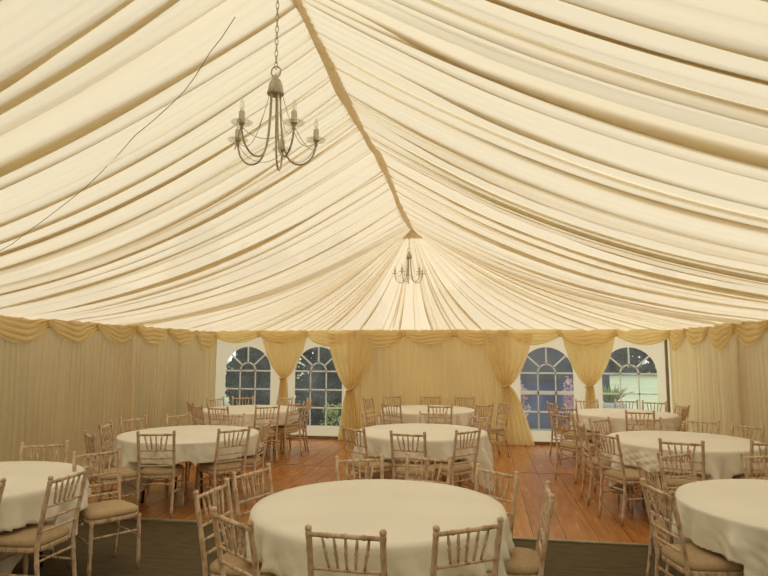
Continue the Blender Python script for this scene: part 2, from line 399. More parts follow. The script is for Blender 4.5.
# floor ------------------------------------------------------------------
fl = MB(); fl.box((0, (5.98 + YB) / 2, -0.05), (2 * HW + 0.2, YB - 5.98, 0.10)); struct(fl.build('floor', M['floor']))
fl = MB(); fl.box((0, (YF + 5.98) / 2, -0.055), (2 * HW + 0.2, 5.98 - YF, 0.10)); struct(fl.build('floor_matting', M['mat']))
t3 = MB(); t3.box((0, 5.98, 0.004), (2 * HW, 0.06, 0.012)); struct(t3.build('trim_3', M['trimwood']))
t4 = MB(); t4.box((0, 9.17, 0.0015), (2 * HW, 0.022, 0.005)); struct(t4.build('trim_4', M['trimwood']))

# swagged valances ---------------------------------------------------------
def swag_mesh(L, seed, deep=1.0):
    r = np.random.RandomState(seed); us = np.linspace(0, 1, 33); vs = np.linspace(0, 1, 37)
    U, V = np.meshgrid(us, vs, indexing='ij')
    b = np.sin(PI * U) ** 0.75; skew = r.uniform(-0.08, 0.08)
    drop = 0.115 + (0.195 + r.uniform(-0.04, 0.05)) * deep * b * (1 + skew * (U - 0.5))
    Z = EAVE + 0.012 - V * drop
    fold = np.abs(np.sin(V * PI * 4.2 + 1.0 * np.sin(U * 6 + r.uniform(0, 6)) + 0.5 * np.sin(U * 13 + r.uniform(0, 6)) + r.uniform(0, 1))) ** 0.7
    O = 0.022 + 0.055 * b * V ** 0.8 * (1 - 0.35 * V) + 0.026 * fold * (0.35 + 0.65 * b) * smooth(0.02, 0.2, V) + 0.016 * (1 - b) * np.sin(V * 30)
    Uu = U + 0.02 * np.sin(V * 9) * (1 - b)
    return np.stack([Uu * L, -O, Z], -1)
def valance(p0, p1, label, seed, n=3, deep=1.0):
    """local x runs along the wall, local -y points into the tent"""
    p0 = Vector(p0); p1 = Vector(p1); L = (p1 - p0).length / n; rz = math.atan2((p1 - p0).y, (p1 - p0).x)
    t = thing('valance', label, 'valance', (p0.x, p0.y, 0), rz, 'swagged valances along the eaves')
    for k in range(n):
        s = link('swag', grid_mesh('swag', swag_mesh(L, seed * 10 + k, deep)), M['gold'], t); s.location = (k * L, 0, 0)
        kn = MB(); kn.lathe([(0.012, 0.0), (0.03, 0.02), (0.036, 0.06), (0.026, 0.10), (0.02, 0.13)], (0, -0.045, EAVE - 0.135), 10)
        kk = kn.build('knot', M['gold'], t); kk.location = (k * L, 0, 0)
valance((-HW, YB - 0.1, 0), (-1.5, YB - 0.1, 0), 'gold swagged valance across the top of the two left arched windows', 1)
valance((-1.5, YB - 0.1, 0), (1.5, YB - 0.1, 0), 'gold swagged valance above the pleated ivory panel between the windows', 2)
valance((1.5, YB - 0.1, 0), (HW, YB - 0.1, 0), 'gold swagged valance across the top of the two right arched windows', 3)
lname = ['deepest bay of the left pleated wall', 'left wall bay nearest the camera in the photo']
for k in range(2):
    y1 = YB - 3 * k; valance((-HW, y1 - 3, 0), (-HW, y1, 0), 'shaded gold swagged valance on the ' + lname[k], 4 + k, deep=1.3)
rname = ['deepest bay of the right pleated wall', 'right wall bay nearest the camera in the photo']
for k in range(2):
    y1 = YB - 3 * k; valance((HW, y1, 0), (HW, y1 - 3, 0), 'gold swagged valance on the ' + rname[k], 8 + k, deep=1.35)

# tied-back curtains --------------------------------------------------------
def tie_curtain(label, xt0, xt1, xtie, ztie, xb0, xb1, y, seed, group='tied-back gold curtains on the back wall', wtie=0.11, off=0.0):
    t = thing('curtain', label, 'curtain', (xtie, y, 0), 0, group)
    r = np.random.RandomState(seed)
    us = np.linspace(0, 1, 90); zt = EAVE - 0.06
    vs = np.linspace(0, 1, 50); P = []
    for u in us:
        row = []
        for v in vs:
            k = (1 - v) ** 0.62 if v < 1 else 0
            bulge = 0.05 * math.sin(PI * v) * (u - 0.5) * 2
            x = xtie + (u - 0.5) * wtie + k * ((xt0 + (xt1 - xt0) * u) - xtie - (u - 0.5) * wtie) + bulge * 0.5
            amp = 0.030 * (0.35 + 0.65 * v) * (0.4 + 0.6 * math.sin(PI * u) ** 0.5)
            yy = -0.03 - 0.05 * math.sin(PI * u) * v - amp * math.sin(u * 2 * PI * 6.5 + 1.2 * math.sin(v * 3 + seed)) - 0.02 * math.sin(v * PI)
            row.append((x - xtie, yy, zt - (zt - ztie) * v))
        P.append(row)
    link('drape', grid_mesh('drape', P), M['gold'], t)
    P = []
    for u in us:
        row = []
        for v in np.linspace(0, 1, 36):
            k = v ** 0.6
            x = xtie + (u - 0.5) * wtie + k * (xb0 + (xb1 - xb0) * u - xtie - (u - 0.5) * wtie)
            yy = -0.05 - 0.035 * math.sin(PI * u) - (0.028 - 0.008 * v) * math.sin(u * 2 * PI * 5.5 + 0.8 * v + seed)
            row.append((x - xtie, yy, ztie - (ztie - 0.012) * v))
        P.append(row)
    link('tail', grid_mesh('tail', P), M['gold'], t)
    tb = MB(); tb.tube([((wtie / 2 + 0.02) * math.cos(a), -0.055 + 0.06 * math.sin(a), ztie + 0.03 * math.cos(a)) for a in np.linspace(0, 2 * PI, 24, endpoint=False)], 0.017, 8, closed=True)
    tb.build('tie_back', M['gold'], t)
tie_curtain('gold curtain tied back between the second arched window and the pleated panel', -2.04, -1.02, -1.56, 1.0, -1.80, -1.33, YB - 0.13, 1)
tie_curtain('short gold curtain gathered to a point between the two left arched windows', -3.47, -2.47, -2.965, 1.22, -3.12, -2.83, YB - 0.05, 2)
tie_curtain('gold curtain tied back between the pleated panel and the dark glazed door window', 1.04, 2.0, 1.47, 1.11, 1.38, 1.98, YB - 0.13, 3)
tie_curtain('gold curtain gathered to a point between the two right arched windows', 2.53, 3.52, 3.02, 1.13, 2.87, 3.16, YB - 0.05, 4)

# upright tent pole in the right corner
tp = MB(); tp.box((0, 0, 1.05), (0.045, 0.045, 2.1)); tp.box((0, 0, 0.008), (0.07, 0.07, 0.016))
o = tp.build('tent_pole', M['alu']); o.location = (4.405, YB - 0.06, 0); tag(o, 'dull upright tent pole in the right back corner beside the lawn window', 'pole')
# ------------------------------------------------------------------ tables under white linen
def table(name_label, x, y):
    t = thing('round_table', name_label, 'table', (x, y, 0), 0, 'round banquet tables')
    mb = MB(); mb.lathe([(0.0, 0.716), (0.79, 0.716), (0.805, 0.722), (0.805, 0.741), (0.798, 0.745), (0.0, 0.745)], n=64); mb.build('tabletop', M['ply'], t)
    for sx in (-1, 1):
        for sy in (-1, 1):
            l = MB(); l.tube([(sx * 0.30, sy * 0.34, 0.715), (sx * 0.34, sy * 0.36, 0.35), (sx * 0.37, sy * 0.38, 0.0)], 0.015, 8)
            l.build('leg', M['steel'], t)
    for sx in (-1, 1):
        b = MB(); b.tube([(sx * 0.335, -0.36, 0.38), (sx * 0.335, 0.36, 0.38)], 0.011, 8); b.build('crossbar', M['steel'], t)
    return t

def cloth(label, x, y, half, ang, off, seed, chairs, long=False):
    """square linen thrown over a round top: shortest at its edges' middles, longest at its corners"""
    r = np.random.RandomState(seed); n = 480; R = 0.824
    th = np.linspace(0, 2 * PI, n, endpoint=False)
    hx, hy = half
    def dist(t):
        c, s = math.cos(t - ang), math.sin(t - ang)
        k = min(((hx * (1 if c > 0 else -1)) - off[0]) / c if abs(c) > 1e-6 else 9, ((hy * (1 if s > 0 else -1)) - off[1]) / s if abs(s) > 1e-6 else 9)
        return k
    D = np.array([dist(t) for t in th]) - R
    D = np.clip(D, 0.10, None); D = np.where(D > 0.5, 0.5 + 0.55 * (D - 0.5), D); D = np.clip(D, 0.10, 0.715)
    k = np.ones(9) / 9; D = np.convolve(np.concatenate([D[-4:], D, D[:4]]), k, 'valid')
    D = D + 0.012 * np.sin(th * 11 + seed)
    ph = r.uniform(0, 6, 4)
    wav = np.sin(th * 17 + 1.5 * np.sin(th * 3 + ph[0]) + ph[1]) * 0.6 + np.sin(th * 29 + ph[2]) * 0.25 + np.sin(th * 9 + ph[3]) * 0.35
    crs = np.sin(th * 41 + 2 * np.sin(th * 5 + ph[1])) * np.clip(np.sin(th * 4 + ph[2]), 0, 1)
    wav = wav + 0.3 * crs
    D = D + 0.02 * np.clip(wav, -1, 1)
    crum = [(int(r.uniform(6, 30)), r.uniform(-45, 45), r.uniform(0, 6), r.uniform(0.3, 0.9)) for _ in range(5)]
    amp = 0.036 + 0.065 * np.clip((D - 0.15) / 0.55, 0, 1)
    P = np.zeros((n, 40, 3)); ncap = 12
    s_ = np.linspace(0, 1, 28)
    for j in range(ncap):
        rr = R * (j / ncap) ** 0.9 * 0.985
        P[:, j] = np.stack([rr * np.cos(th), rr * np.sin(th), 0.751 + 0.0025 * np.sin(5 * rr * np.cos(th) + seed) * np.sin(4 * rr * np.sin(th) + 2 * seed)], -1)
    # chairs that are pushed in hold the cloth back
    inner = np.full(n, 9.0)
    for cx, cy, rot in chairs:
        c, s = math.cos(math.radians(rot)), math.sin(math.radians(rot))
        for i, t in enumerate(th):
            for rr in np.arange(0.35, 1.3, 0.02):
                dx, dy = x + rr * math.cos(t) - cx, y + rr * math.sin(t) - cy
                lx, ly = c * dx + s * dy, -s * dx + c * dy
                if abs(lx) < 0.235 and -0.30 < ly < 0.235:
                    inner[i] = min(inner[i], rr - 0.03); break
    w = 3; ii = np.array([np.min(np.take(inner, np.arange(i - w, i + w + 1), mode='wrap')) for i in range(n)])
    kk = np.ones(7) / 7; ii = np.convolve(np.concatenate([ii[-3:], ii, ii[:3]]), kk, 'valid')
    for j, s in enumerate(s_):
        drop = D * s
        z = 0.7505 - np.maximum(0, drop - 0.006 * (1 - s)) - 0.0
        base = R - 0.012 * (1 - smooth(0, 0.06, s)) + (0.022 + wav * amp) * smooth(0.0, 0.55, s) * (0.55 + 0.45 * smooth(0.05, .45, drop))
        cr_ = sum(np.abs(np.sin(th * a_ + z * b_ + c_)) * e_ for a_, b_, c_, e_ in crum) - 1.4
        base = base + 0.011 * cr_ * (0.4 + 0.6 * np.clip(np.sin(th * 3 + seed) + 0.4 * np.sin(th * 7 + z * 9), 0, 1)) * smooth(0.02, 0.16, drop)
        lim = ii + smooth(0.50, 0.60, z) * 2.0
        base = np.minimum(base, np.maximum(lim, 0.34))
        P[:, ncap + j] = np.stack([base * np.cos(th), base * np.sin(th), z], -1)
    me = grid_mesh('tablecloth', P, closed_u=True)
    o = link('tablecloth', me, M['cloth']); o.location = (x, y, 0)
    tag(o, label, 'tablecloth', 'white tablecloths on the round tables')
    return o

TPOS = {1: (.36, 3.975), 2: (.27, 7.70), 3: (.08, 10.62), 4: (-2.5, 6.977), 5: (-2.97, 10.055), 6: (-2.903, 4.19), 7: (3.18, 4.483), 8: (3.30, 7.48), 9: (3.33, 10.55)}
TWHERE = {1: 'nearest the camera', 2: 'in the middle, second from the camera', 3: 'in front of the pleated panel',
          4: 'at the left of the orange floor', 5: 'in front of the first arched window', 6: 'at the left edge of the photo',
          7: 'at the right edge of the photo', 8: 'in the right middle row', 9: 'in front of the lawn window'}
CL = {1: ((1.46, 1.46), 0.30, (0, 0)), 2: ((1.20, 1.22), 0.5, (0.02, 0)), 3: ((1.2, 1.2), 0.2, (0, 0)), 4: ((1.0, 1.04), 0.37, (-.02, 0)),
      5: ((1.02, 1.06), 0.25, (0.06, 0)), 6: ((1.15, 1.15), 0.45, (0, 0)), 7: ((1.08, 1.08), 0.42, (0, 0)), 8: ((1.12, 1.12), 0.9, (0, 0)), 9: ((1.12, 1.12), 0.3, (0, 0))}

# ------------------------------------------------------------------ chairs
def bamboo(z0, z1, r, rings):
    zs = [z0]; rr = [r * 0.92]
    for k in rings:
        zs += [k - 0.011, k - 0.006, k + 0.006, k + 0.011]; rr += [r, r * 1.11, r * 1.11, r]
    zs.append(z1); rr.append(r * 0.95)
    return zs, rr
def rear_y(z):
    if z < 0.43: return -0.185 - 0.055 * (1 - z / 0.43) ** 1.4
    return -0.185 - 0.085 * ((z - 0.43) / 0.485) ** 1.15
def rear_x(z):
    return 0.172 + (0.006 if z < 0.43 else 0.006 + 0.008 * (z - 0.43) / 0.485)
def spun_rail(p, q, r, k=2, n=8):
    """a rail with bamboo nodes"""
    p = Vector(p); q = Vector(q); pts = []; rr = []
    ts = [0.0]; rs_ = [r * .95]
    for i in range(1, k + 1):
        c = i / (k + 1); ts += [c - 0.03, c - 0.012, c + 0.012, c + 0.03]; rs_ += [r, r * 1.25, r * 1.25, r]
    ts.append(1.0); rs_.append(r * .95)
    return MB().tube([p.lerp(q, t) for t in ts], rs_, n)

def make_chair():
    t = thing('banquet_chair', '', 'chair')
    w = M['wood']
    for sx in (-1, 1):                       # rear legs run up into the back posts and finials
        zs, rr = bamboo(0.0, 0.888, 0.0152, [0.09, 0.21, 0.33, 0.43, 0.54, 0.62, 0.70, 0.79, 0.868])
        mb = MB(); mb.tube([(sx * rear_x(z), rear_y(z), z) for z in zs], rr, 10)
        mb.lathe([(0.012, 0.0), (0.0172, 0.005), (0.0178, 0.015), (0.0150, 0.023), (0.007, 0.027)], (sx * rear_x(.9), rear_y(.888), 0.886), 10)
        mb.build('leg', w, t)
        zs, rr = bamboo(0.0, 0.425, 0.0152, [0.08, 0.20, 0.32, 0.41])
        mb = MB(); mb.tube([(sx * (0.192 - 0.006 * z / .43), 0.188 + 0.012 * (1 - z / .43), z) for z in zs], rr, 10); mb.build('leg', w, t)
    # seat frame
    def outline(k, z, dom=0.0):
        pts = []
        for i in range(36):
            a = 2 * PI * i / 36; c, s = math.cos(a), math.sin(a); e = 0.42
            px = abs(c) ** e * (1 if c > 0 else -1); py = abs(s) ** e * (1 if s > 0 else -1)
            wd = 0.197 + 0.012 * py
            pts.append((px * wd * k, py * 0.198 * k + 0.005, z))
        return pts
    def stack(layers):
        vs = [p for l in layers for p in l]; fs = []; n = 36
        for i in range(len(layers) - 1):
            for k in range(n): fs.append((i * n + k, i * n + (k + 1) % n, (i + 1) * n + (k + 1) % n, (i + 1) * n + k))
        fs.append(tuple(range(n - 1, -1, -1))); fs.append(tuple((len(layers) - 1) * n + k for k in range(n)))
        return MB().add(vs, fs)
    stack([outline(.94, .398), outline(.985, .402), outline(1.0, .412), outline(1.0, .428), outline(.98, .436)]).build('seat_frame', w, t)
    stack([outline(.95, .434), outline(1.0, .442), outline(1.015, .456), outline(.99, .472), outline(.92, .484), outline(.78, .492), outline(.5, .497), outline(.15, .499)]).build('cushion', M['cushion'], t)
    def bx(z, s): return (s * (rear_x(z) - 0.004), rear_y(z), z)
    spun_rail(bx(.868, -1), bx(.868, 1), 0.0118, 3).build('top_rail', w, t)
    for z in (0.700, 0.618, 0.536): spun_rail(bx(z, -1), bx(z, 1), 0.0092, 2).build('back_rail', w, t)
    for k in range(5):
        f = (k - 2) / 2.0
        p = (f * 0.088, rear_y(.70), .703); q = (f * 0.118, rear_y(.868), .862)
        pv, qv = Vector(p), Vector(q); prof = [(0, .0062), (.18, .0075), (.35, .0092), (.42, .0065), (.46, .0105), (.54, .0105), (.58, .0065), (.70, .0092), (.85, .0072), (1, .0062)]
        MB().tube([pv.lerp(qv, a) for a, _ in prof], [b for _, b in prof], 8).build('spindle', w, t)
    lf = lambda sx, z: (sx * 0.1905, 0.194, z)
    lr = lambda sx, z: (sx * (rear_x(z) - .002), rear_y(z), z)
    for sx in (-1, 1): spun_rail(lr(sx, .255), lf(sx, .255), 0.0088, 1).build('stretcher', w, t)
    spun_rail(lf(-1, .30), lf(1, .30), 0.0088, 2).build('stretcher', w, t)
    spun_rail(lr(-1, .345), lr(1, .345), 0.0088, 2).build('stretcher', w, t)
    return t

# x, y, turn of every chair on the floor
CHAIRS = {
    '1a': (0.396, 3.168, -2.9),
    '1b': (0.821, 3.330, 33.3),
    '1c': (-0.400, 3.657, -95.3),
    '1d': (-0.375, 4.157, -109.9),
    '1e': (-0.098, 3.256, -36.6),
    '1f': (0.956, 4.375, 137.0),
    '1g': (1.184, 3.974, 88.0),
    '1h': (0.141, 4.646, -157.9),
    '1i': (0.519, 4.785, 163.8),
    '2a': (0.292, 6.688, -9.7),
    '2b': (0.680, 6.943, 48.2),
    '2c': (-0.244, 6.928, -38.3),
    '2d': (-0.252, 8.131, -120.6),
    '2e': (0.335, 8.354, 179.6),
    '2f': (0.779, 8.105, 128.5),
    '3a': (-0.820, 11.006, -105.6),
    '3b': (-0.560, 11.397, -146.7),
    '3c': (0.050, 11.535, -175.6),
    '3d': (0.613, 11.484, 162.8),
    '3e': (-0.330, 10.083, -27.9),
    '3f': (0.327, 10.003, 6.7),
    '3g': (0.880, 10.251, 43.4),
    '3h': (1.159, 10.472, 114.0),
    '4a': (-2.438, 6.227, 14.2),
    '4b': (-1.895, 6.574, 51.7),
    '4c': (-2.818, 5.943, -42.0),
    '4d': (-3.094, 6.616, -74.9),
    '4f': (-3.144, 7.089, -111.3),
    '4g': (-2.815, 7.601, -115.2),
    '4i': (-2.409, 7.624, 167.0),
    '4h': (-1.787, 6.931, 95.5),
    '5a': (-3.563, 9.613, -51.1),
    '5b': (-3.259, 9.180, -38.8),
    '5c': (-3.558, 10.337, -114.9),
    '5d': (-3.322, 10.604, -156.0),
    '5e': (-2.729, 10.663, 154.7),
    '5f': (-2.905, 9.035, -15.5),
    '5g': (-2.460, 9.324, 37.0),
    '5h': (-2.275, 9.872, 64.4),
    '5i': (-2.273, 10.387, 114.8),
    '6a': (-2.097, 3.906, 89.4),
    '6b': (-2.867, 4.869, -152.5),
    '6e': (-2.016, 4.635, -124.5),
    '6c': (-2.365, 3.428, 87.7),
    '7a': (2.390, 4.229, -77.5),
    '7d': (2.508, 4.876, -86.1),
    '7b': (2.803, 5.360, -145.6),
    '7c': (3.452, 5.389, -162.9),
    '8a': (3.008, 6.566, -16.8),
    '8b': (2.539, 6.842, -62.1),
    '8c': (2.449, 7.588, -86.5),
    '8d': (2.699, 8.015, -138.0),
    '8e': (3.616, 8.052, 142.0),
    '8f': (3.920, 7.702, 123.7),
    '8g': (3.767, 6.683, 4.2),
    '8k': (3.180, 8.119, -170.3),
    '9a': (2.439, 10.699, -71.9),
    '9b': (2.515, 9.961, -47.9),
    '9p': (2.313, 8.821, -50.2),
    '9c': (2.870, 11.090, 178.2),
    '9d': (3.510, 11.182, 167.0),
    '9e': (3.890, 10.953, 159.4),
    '9f': (3.339, 9.583, -11.2),
    '9g': (3.990, 10.505, 103.5),
    '9h': (3.902, 10.183, 60.3),
}
LABELS = {
 '1a': 'limewashed chair, back to the camera, at the bottom middle of the photo',
 '1b': 'limewashed chair angled at the nearest table\'s front right, cut by the bottom edge',
 '1c': 'pale chair left of the nearest table, leftmost of three, standing on the floor edge strip',
 '1d': 'pale chair left of the nearest table, furthest back of the three there',
 '1e': 'pale chair at the nearest table\'s front left, in front of two others',
 '1f': 'chair at the far right of the nearest table, seen against the orange floor',
 '1g': 'chair seen edge-on as one upright post right of the nearest table',
 '1h': 'chair facing the camera behind the nearest table, left of the two there',
 '1i': 'chair facing the camera behind the nearest table, right of the two there',
 '2a': 'chair, back to the camera, in front of the second middle table',
 '2b': 'angled chair at the front right of the second middle table',
 '2c': 'chair at the left of the second middle table beside the open floor',
 '2d': 'chair at the far left of the second middle table below the tied curtain',
 '2e': 'chair facing the camera directly behind the second middle table',
 '2f': 'chair at the far right of the second middle table',
 '3a': 'nearly edge-on chair left of the far middle table below the tied curtain',
 '3b': 'leftmost of three chairs behind the far middle table against the pleated panel',
 '3c': 'middle of three chairs behind the far middle table against the pleated panel',
 '3d': 'rightmost of three chairs behind the far middle table against the pleated panel',
 '3e': 'left one of two chairs, backs to the camera, before the far middle table',
 '3f': 'right one of two chairs, backs to the camera, before the far middle table',
 '3g': 'angled chair at the front right of the far middle table',
 '3h': 'chair at the far middle table\'s right end beside the foot of the gold curtain',
 '4a': 'chair, back to the camera, at the left middle table by the hanging cloth corner',
 '4b': 'chair, back to the camera, at the front right of the left middle table',
 '4c': 'nearer of two narrow-looking chairs at the left edge of the left middle table',
 '4d': 'further of two narrow-looking chairs at the left edge of the left middle table',
 '4f': 'faint chair behind the left middle table, leftmost against the pleated wall',
 '4g': 'faint chair behind the left middle table, second from left against the pleated wall',
 '4i': 'chair behind the left middle table in front of the far left cloth',
 '4h': 'edge-on chair at the right of the left middle table beside the floor',
 '5a': 'edge-on chair at the left end of the far left table, furthest left there',
 '5b': 'narrow-looking chair at the front left of the far left table',
 '5c': 'chair behind the far left table just left of the first arched window',
 '5d': 'backlit chair behind the far left table in front of the first arched window',
 '5e': 'chair behind the far left table below the pointed gold curtain',
 '5f': 'left one of two chairs, backs to the camera, at the far left table',
 '5g': 'right one of two chairs, backs to the camera, at the far left table',
 '5h': 'angled chair right of the far left table, its seat before the second window',
 '5i': 'edge-on chair right of the far left table against the second arched window',
 '6a': 'angled chair at the left front table with its beige cushion in full view',
 '6b': 'faint chair behind the left front table against the shaded left wall',
 '6e': 'chair turned away beside the left front table, its cushion clear of the cloth',
 '6c': 'chair at the photo\'s left edge, one post showing against the white cloth',
 '7a': 'pale chair left of the right front table, its beige cushion at the bottom edge',
 '7d': 'pale chair mostly hidden behind the nearest chair left of the right front table',
 '7b': 'chair behind the right front table, overlapping a chair back before the next table',
 '7c': 'chair behind the right front table, cut by the right edge of the photo',
 '8a': 'chair, back to the camera, at the front of the right middle table',
 '8b': 'chair left of the right middle table, its legs and cushion over orange floor',
 '8c': 'edge-on chair at the left of the right middle table',
 '8d': 'chair at the far left of the right middle table behind the edge-on one',
 '8e': 'left one of two chairs behind the right middle table against the right wall',
 '8f': 'right one of two chairs behind the right middle table against the right wall',
 '8g': 'chair at the right middle table\'s front right, cut by the right photo edge',
 '8k': 'chair behind the right middle table in front of the far right cloth',
 '9a': 'nearly edge-on chair at the left of the far right table before the door window',
 '9b': 'chair at the front left of the far right table before the door window',
 '9p': 'chair pulled into the aisle between the right middle and far right tables',
 '9c': 'leftmost of three chairs behind the far right table, below the pointed curtain',
 '9d': 'middle of three chairs behind the far right table before the lawn window',
 '9e': 'rightmost of three chairs behind the far right table before the lawn window',
 '9f': 'chair, back to the camera, in front of the far right table',
 '9g': 'chair at the right end of the far right table beside the tent corner',
 '9h': 'edge-on chair overlapping another at the right end of the far right table',
}


proto = make_chair()
GT = {1: 'middle front', 2: 'second middle', 3: 'far middle', 4: 'left middle', 5: 'far left', 6: 'left front', 7: 'right front', 8: 'right middle', 9: 'far right'}
first = True
for key, (x, y, rot) in CHAIRS.items():
    c = proto if first else copy_tree(proto)
    first = False
    c.location = (x, y, 0); c.rotation_euler = (0, 0, math.radians(rot))
    c['label'] = LABELS[key]; c['group'] = 'limewashed chairs around the %s table' % GT[int(key[0])]
for k, (x, y) in TPOS.items():
    table('dark-legged round folding table under the white cloth ' + TWHERE[k], x, y)
    near = [v for kk, v in CHAIRS.items() if math.hypot(v[0] - x, v[1] - y) < 1.5 and kk not in ('4c', '4d')]
    h, a, o = CL[k]
    cloth('white linen cloth over the round table ' + TWHERE[k], x, y, h, a, o, 20 + k, near)

# ------------------------------------------------------------------ chandeliers
def chandelier(x, y, label, rot, ztop):
    t = thing('chandelier', label, 'chandelier', (x, y, 2.70), 0, 'five-arm candle chandeliers')
    z = lambda v: v - 2.70
    ch = MB(); zc = 3.27; i = 0
    while zc < ztop:
        L, wd = 0.021, 0.008
        pts = []
        for k in range(14):
            a = 2 * PI * k / 14; u, v = wd * math.cos(a), L * math.sin(a)
            pts.append((u, 0, z(zc) + v) if i % 2 == 0 else (0, u, z(zc) + v))
        ch.tube(pts, 0.0022, 6, closed=True); zc += 0.034; i += 1
    ch.build('chain', M['metal'], t)
    rg = MB()
    rg.tube([(0.026 * math.cos(a), 0, z(3.235) + 0.030 * math.sin(a)) for a in np.linspace(0, 2 * PI, 20, endpoint=False)], 0.004, 8, closed=True)
    rg.build('ring', M['metal'], t)
    b = MB(); b.lathe([(0.008, .102), (0.011, .096), (0.013, .088), (0.025, .074), (0.035, .050), (0.041, .018), (0.045, .004), (0.045, -.006), (0.038, -.010), (0.020, -.012)][::-1], (0, 0, z(3.115)), 20)
    b.build('bell', M['metal'], t)
    for k in range(5):
        a = rot + 2 * PI * k / 5; c, s = math.cos(a), math.sin(a)
        prof = [(0.026, 3.11), (0.030, 3.00), (0.040, 2.88), (0.058, 2.80), (0.088, 2.752), (0.130, 2.738), (0.170, 2.752), (0.202, 2.788), (0.218, 2.835), (0.222, 2.872)]
        dense = []
        for i in range(len(prof) - 1):
            p0 = prof[max(i - 1, 0)]; p1 = prof[i]; p2 = prof[i + 1]; p3 = prof[min(i + 2, len(prof) - 1)]
            for q in range(4):
                f = q / 4
                dense.append(tuple(0.5 * ((2 * p1[d]) + (-p0[d] + p2[d]) * f + (2 * p0[d] - 5 * p1[d] + 4 * p2[d] - p3[d]) * f * f + (-p0[d] + 3 * p1[d] - 3 * p2[d] + p3[d]) * f ** 3) for d in (0, 1)))
        dense.append(prof[-1])
        arm = MB(); arm.tube([(r * c, r * s, z(zz)) for r, zz in dense], 0.0052, 8); ao = arm.build('arm', M['metal'], t)
        cx, cy = 0.222 * c, 0.222 * s
        dp = MB(); dp.lathe([(0.010, 0.0), (0.036, 0.001), (0.051, 0.007), (0.055, 0.014), (0.052, 0.015), (0.046, 0.008), (0.010, 0.005)], (cx, cy, z(2.872)), 20); dp.build('drip_pan', M['glass'], ao)
        cd = MB(); cd.lathe([(0.016, 0.0), (0.017, 0.004), (0.0155, 0.008), (0.0145, 0.062), (0.011, 0.066)], (cx, cy, z(2.878)), 14); cd.build('candle_sleeve', M['candle'], ao)
        bl = MB(); bl.lathe([(0.007, 0.0), (0.0125, 0.014), (0.014, 0.026), (0.009, 0.046), (0.003, 0.062)], (cx, cy, z(2.944)), 12); bl.build('bulb', M['glass'], ao)
        fin = MB(); fin.lathe([(0.003, -0.028), (0.010, -0.018), (0.006, -0.006), (0.012, 0.0)], (cx, cy, z(2.872)), 10); fin.build('finial', M['metal'], ao)
        # thin wire garlands: bell to cup, and cup to cup
        g = MB(); pts = []
        a2 = rot + 2 * PI * (k + 1) / 5
        p = Vector((cx, cy, z(2.868))); q = Vector((0.222 * math.cos(a2), 0.222 * math.sin(a2), z(2.868)))
        for f in np.linspace(0, 1, 17):
            m = p.lerp(q, f); m.z -= 0.075 * 4 * f * (1 - f); k2 = 1 + 0.12 * 4 * f * (1 - f); m.x *= k2; m.y *= k2; pts.append(m)
        g.tube(pts, 0.0018, 5); g.build('garland_wire', M['metal'], t)
        g = MB(); p = Vector((0.04 * c, 0.04 * s, z(3.10))); q = Vector((cx * .96, cy * .96, z(2.862))); pts = []
        for f in np.linspace(0, 1, 17):
            m = p.lerp(q, f); m.z -= 0.11 * math.sin(PI * f) ** 1.0; pts.append(m)
        g.tube(pts, 0.0018, 5); g.build('garland_wire', M['metal'], t)
    return t
chandelier(-0.022, 2.92, 'five-arm grey chandelier hanging on a chain near the camera', math.radians(-45), 3.79)
fc = chandelier(-0.035, 8.92, 'small far chandelier hanging under the point where the end pleats fan out', math.radians(-40), 3.53)
fc.location.z += 0.05

# cord lying along the left roof lining
def cam_axes():
    f, pit, yaw, rol = 598.0, .1058, .163, .0026
    cy, sy, cp, sp = math.cos(yaw), math.sin(yaw), math.cos(pit), math.sin(pit)
    F = Vector((-sy * cp, cy * cp, sp)); R = Vector((cy, sy, 0)); U = R.cross(F)
    c, s = math.cos(rol), math.sin(rol)
    return f, R * c + U * s, U * c - R * s, F
CORD = [(-0.29, 2.98), (-0.395, 3.046), (-0.493, 3.102), (-0.632, 3.201), (-0.738, 3.271), (-0.829, 3.298), (-0.978, 3.353), (-1.129, 3.393), (-1.282, 3.473), (-1.436, 3.547), (-1.645, 3.641), (-1.901, 3.733), (-2.119, 3.813), (-2.291, 3.878), (-2.465, 3.957), (-2.622, 4.003)]
pts = [(x, y, roof_left_z(x, y) + 0.022) for x, y in CORD]
cd = MB(); cd.tube(pts, 0.0022, 6); tag(cd.build('cord', M['cord']), 'thin grey cord running across the folds of the left roof lining', 'cord')

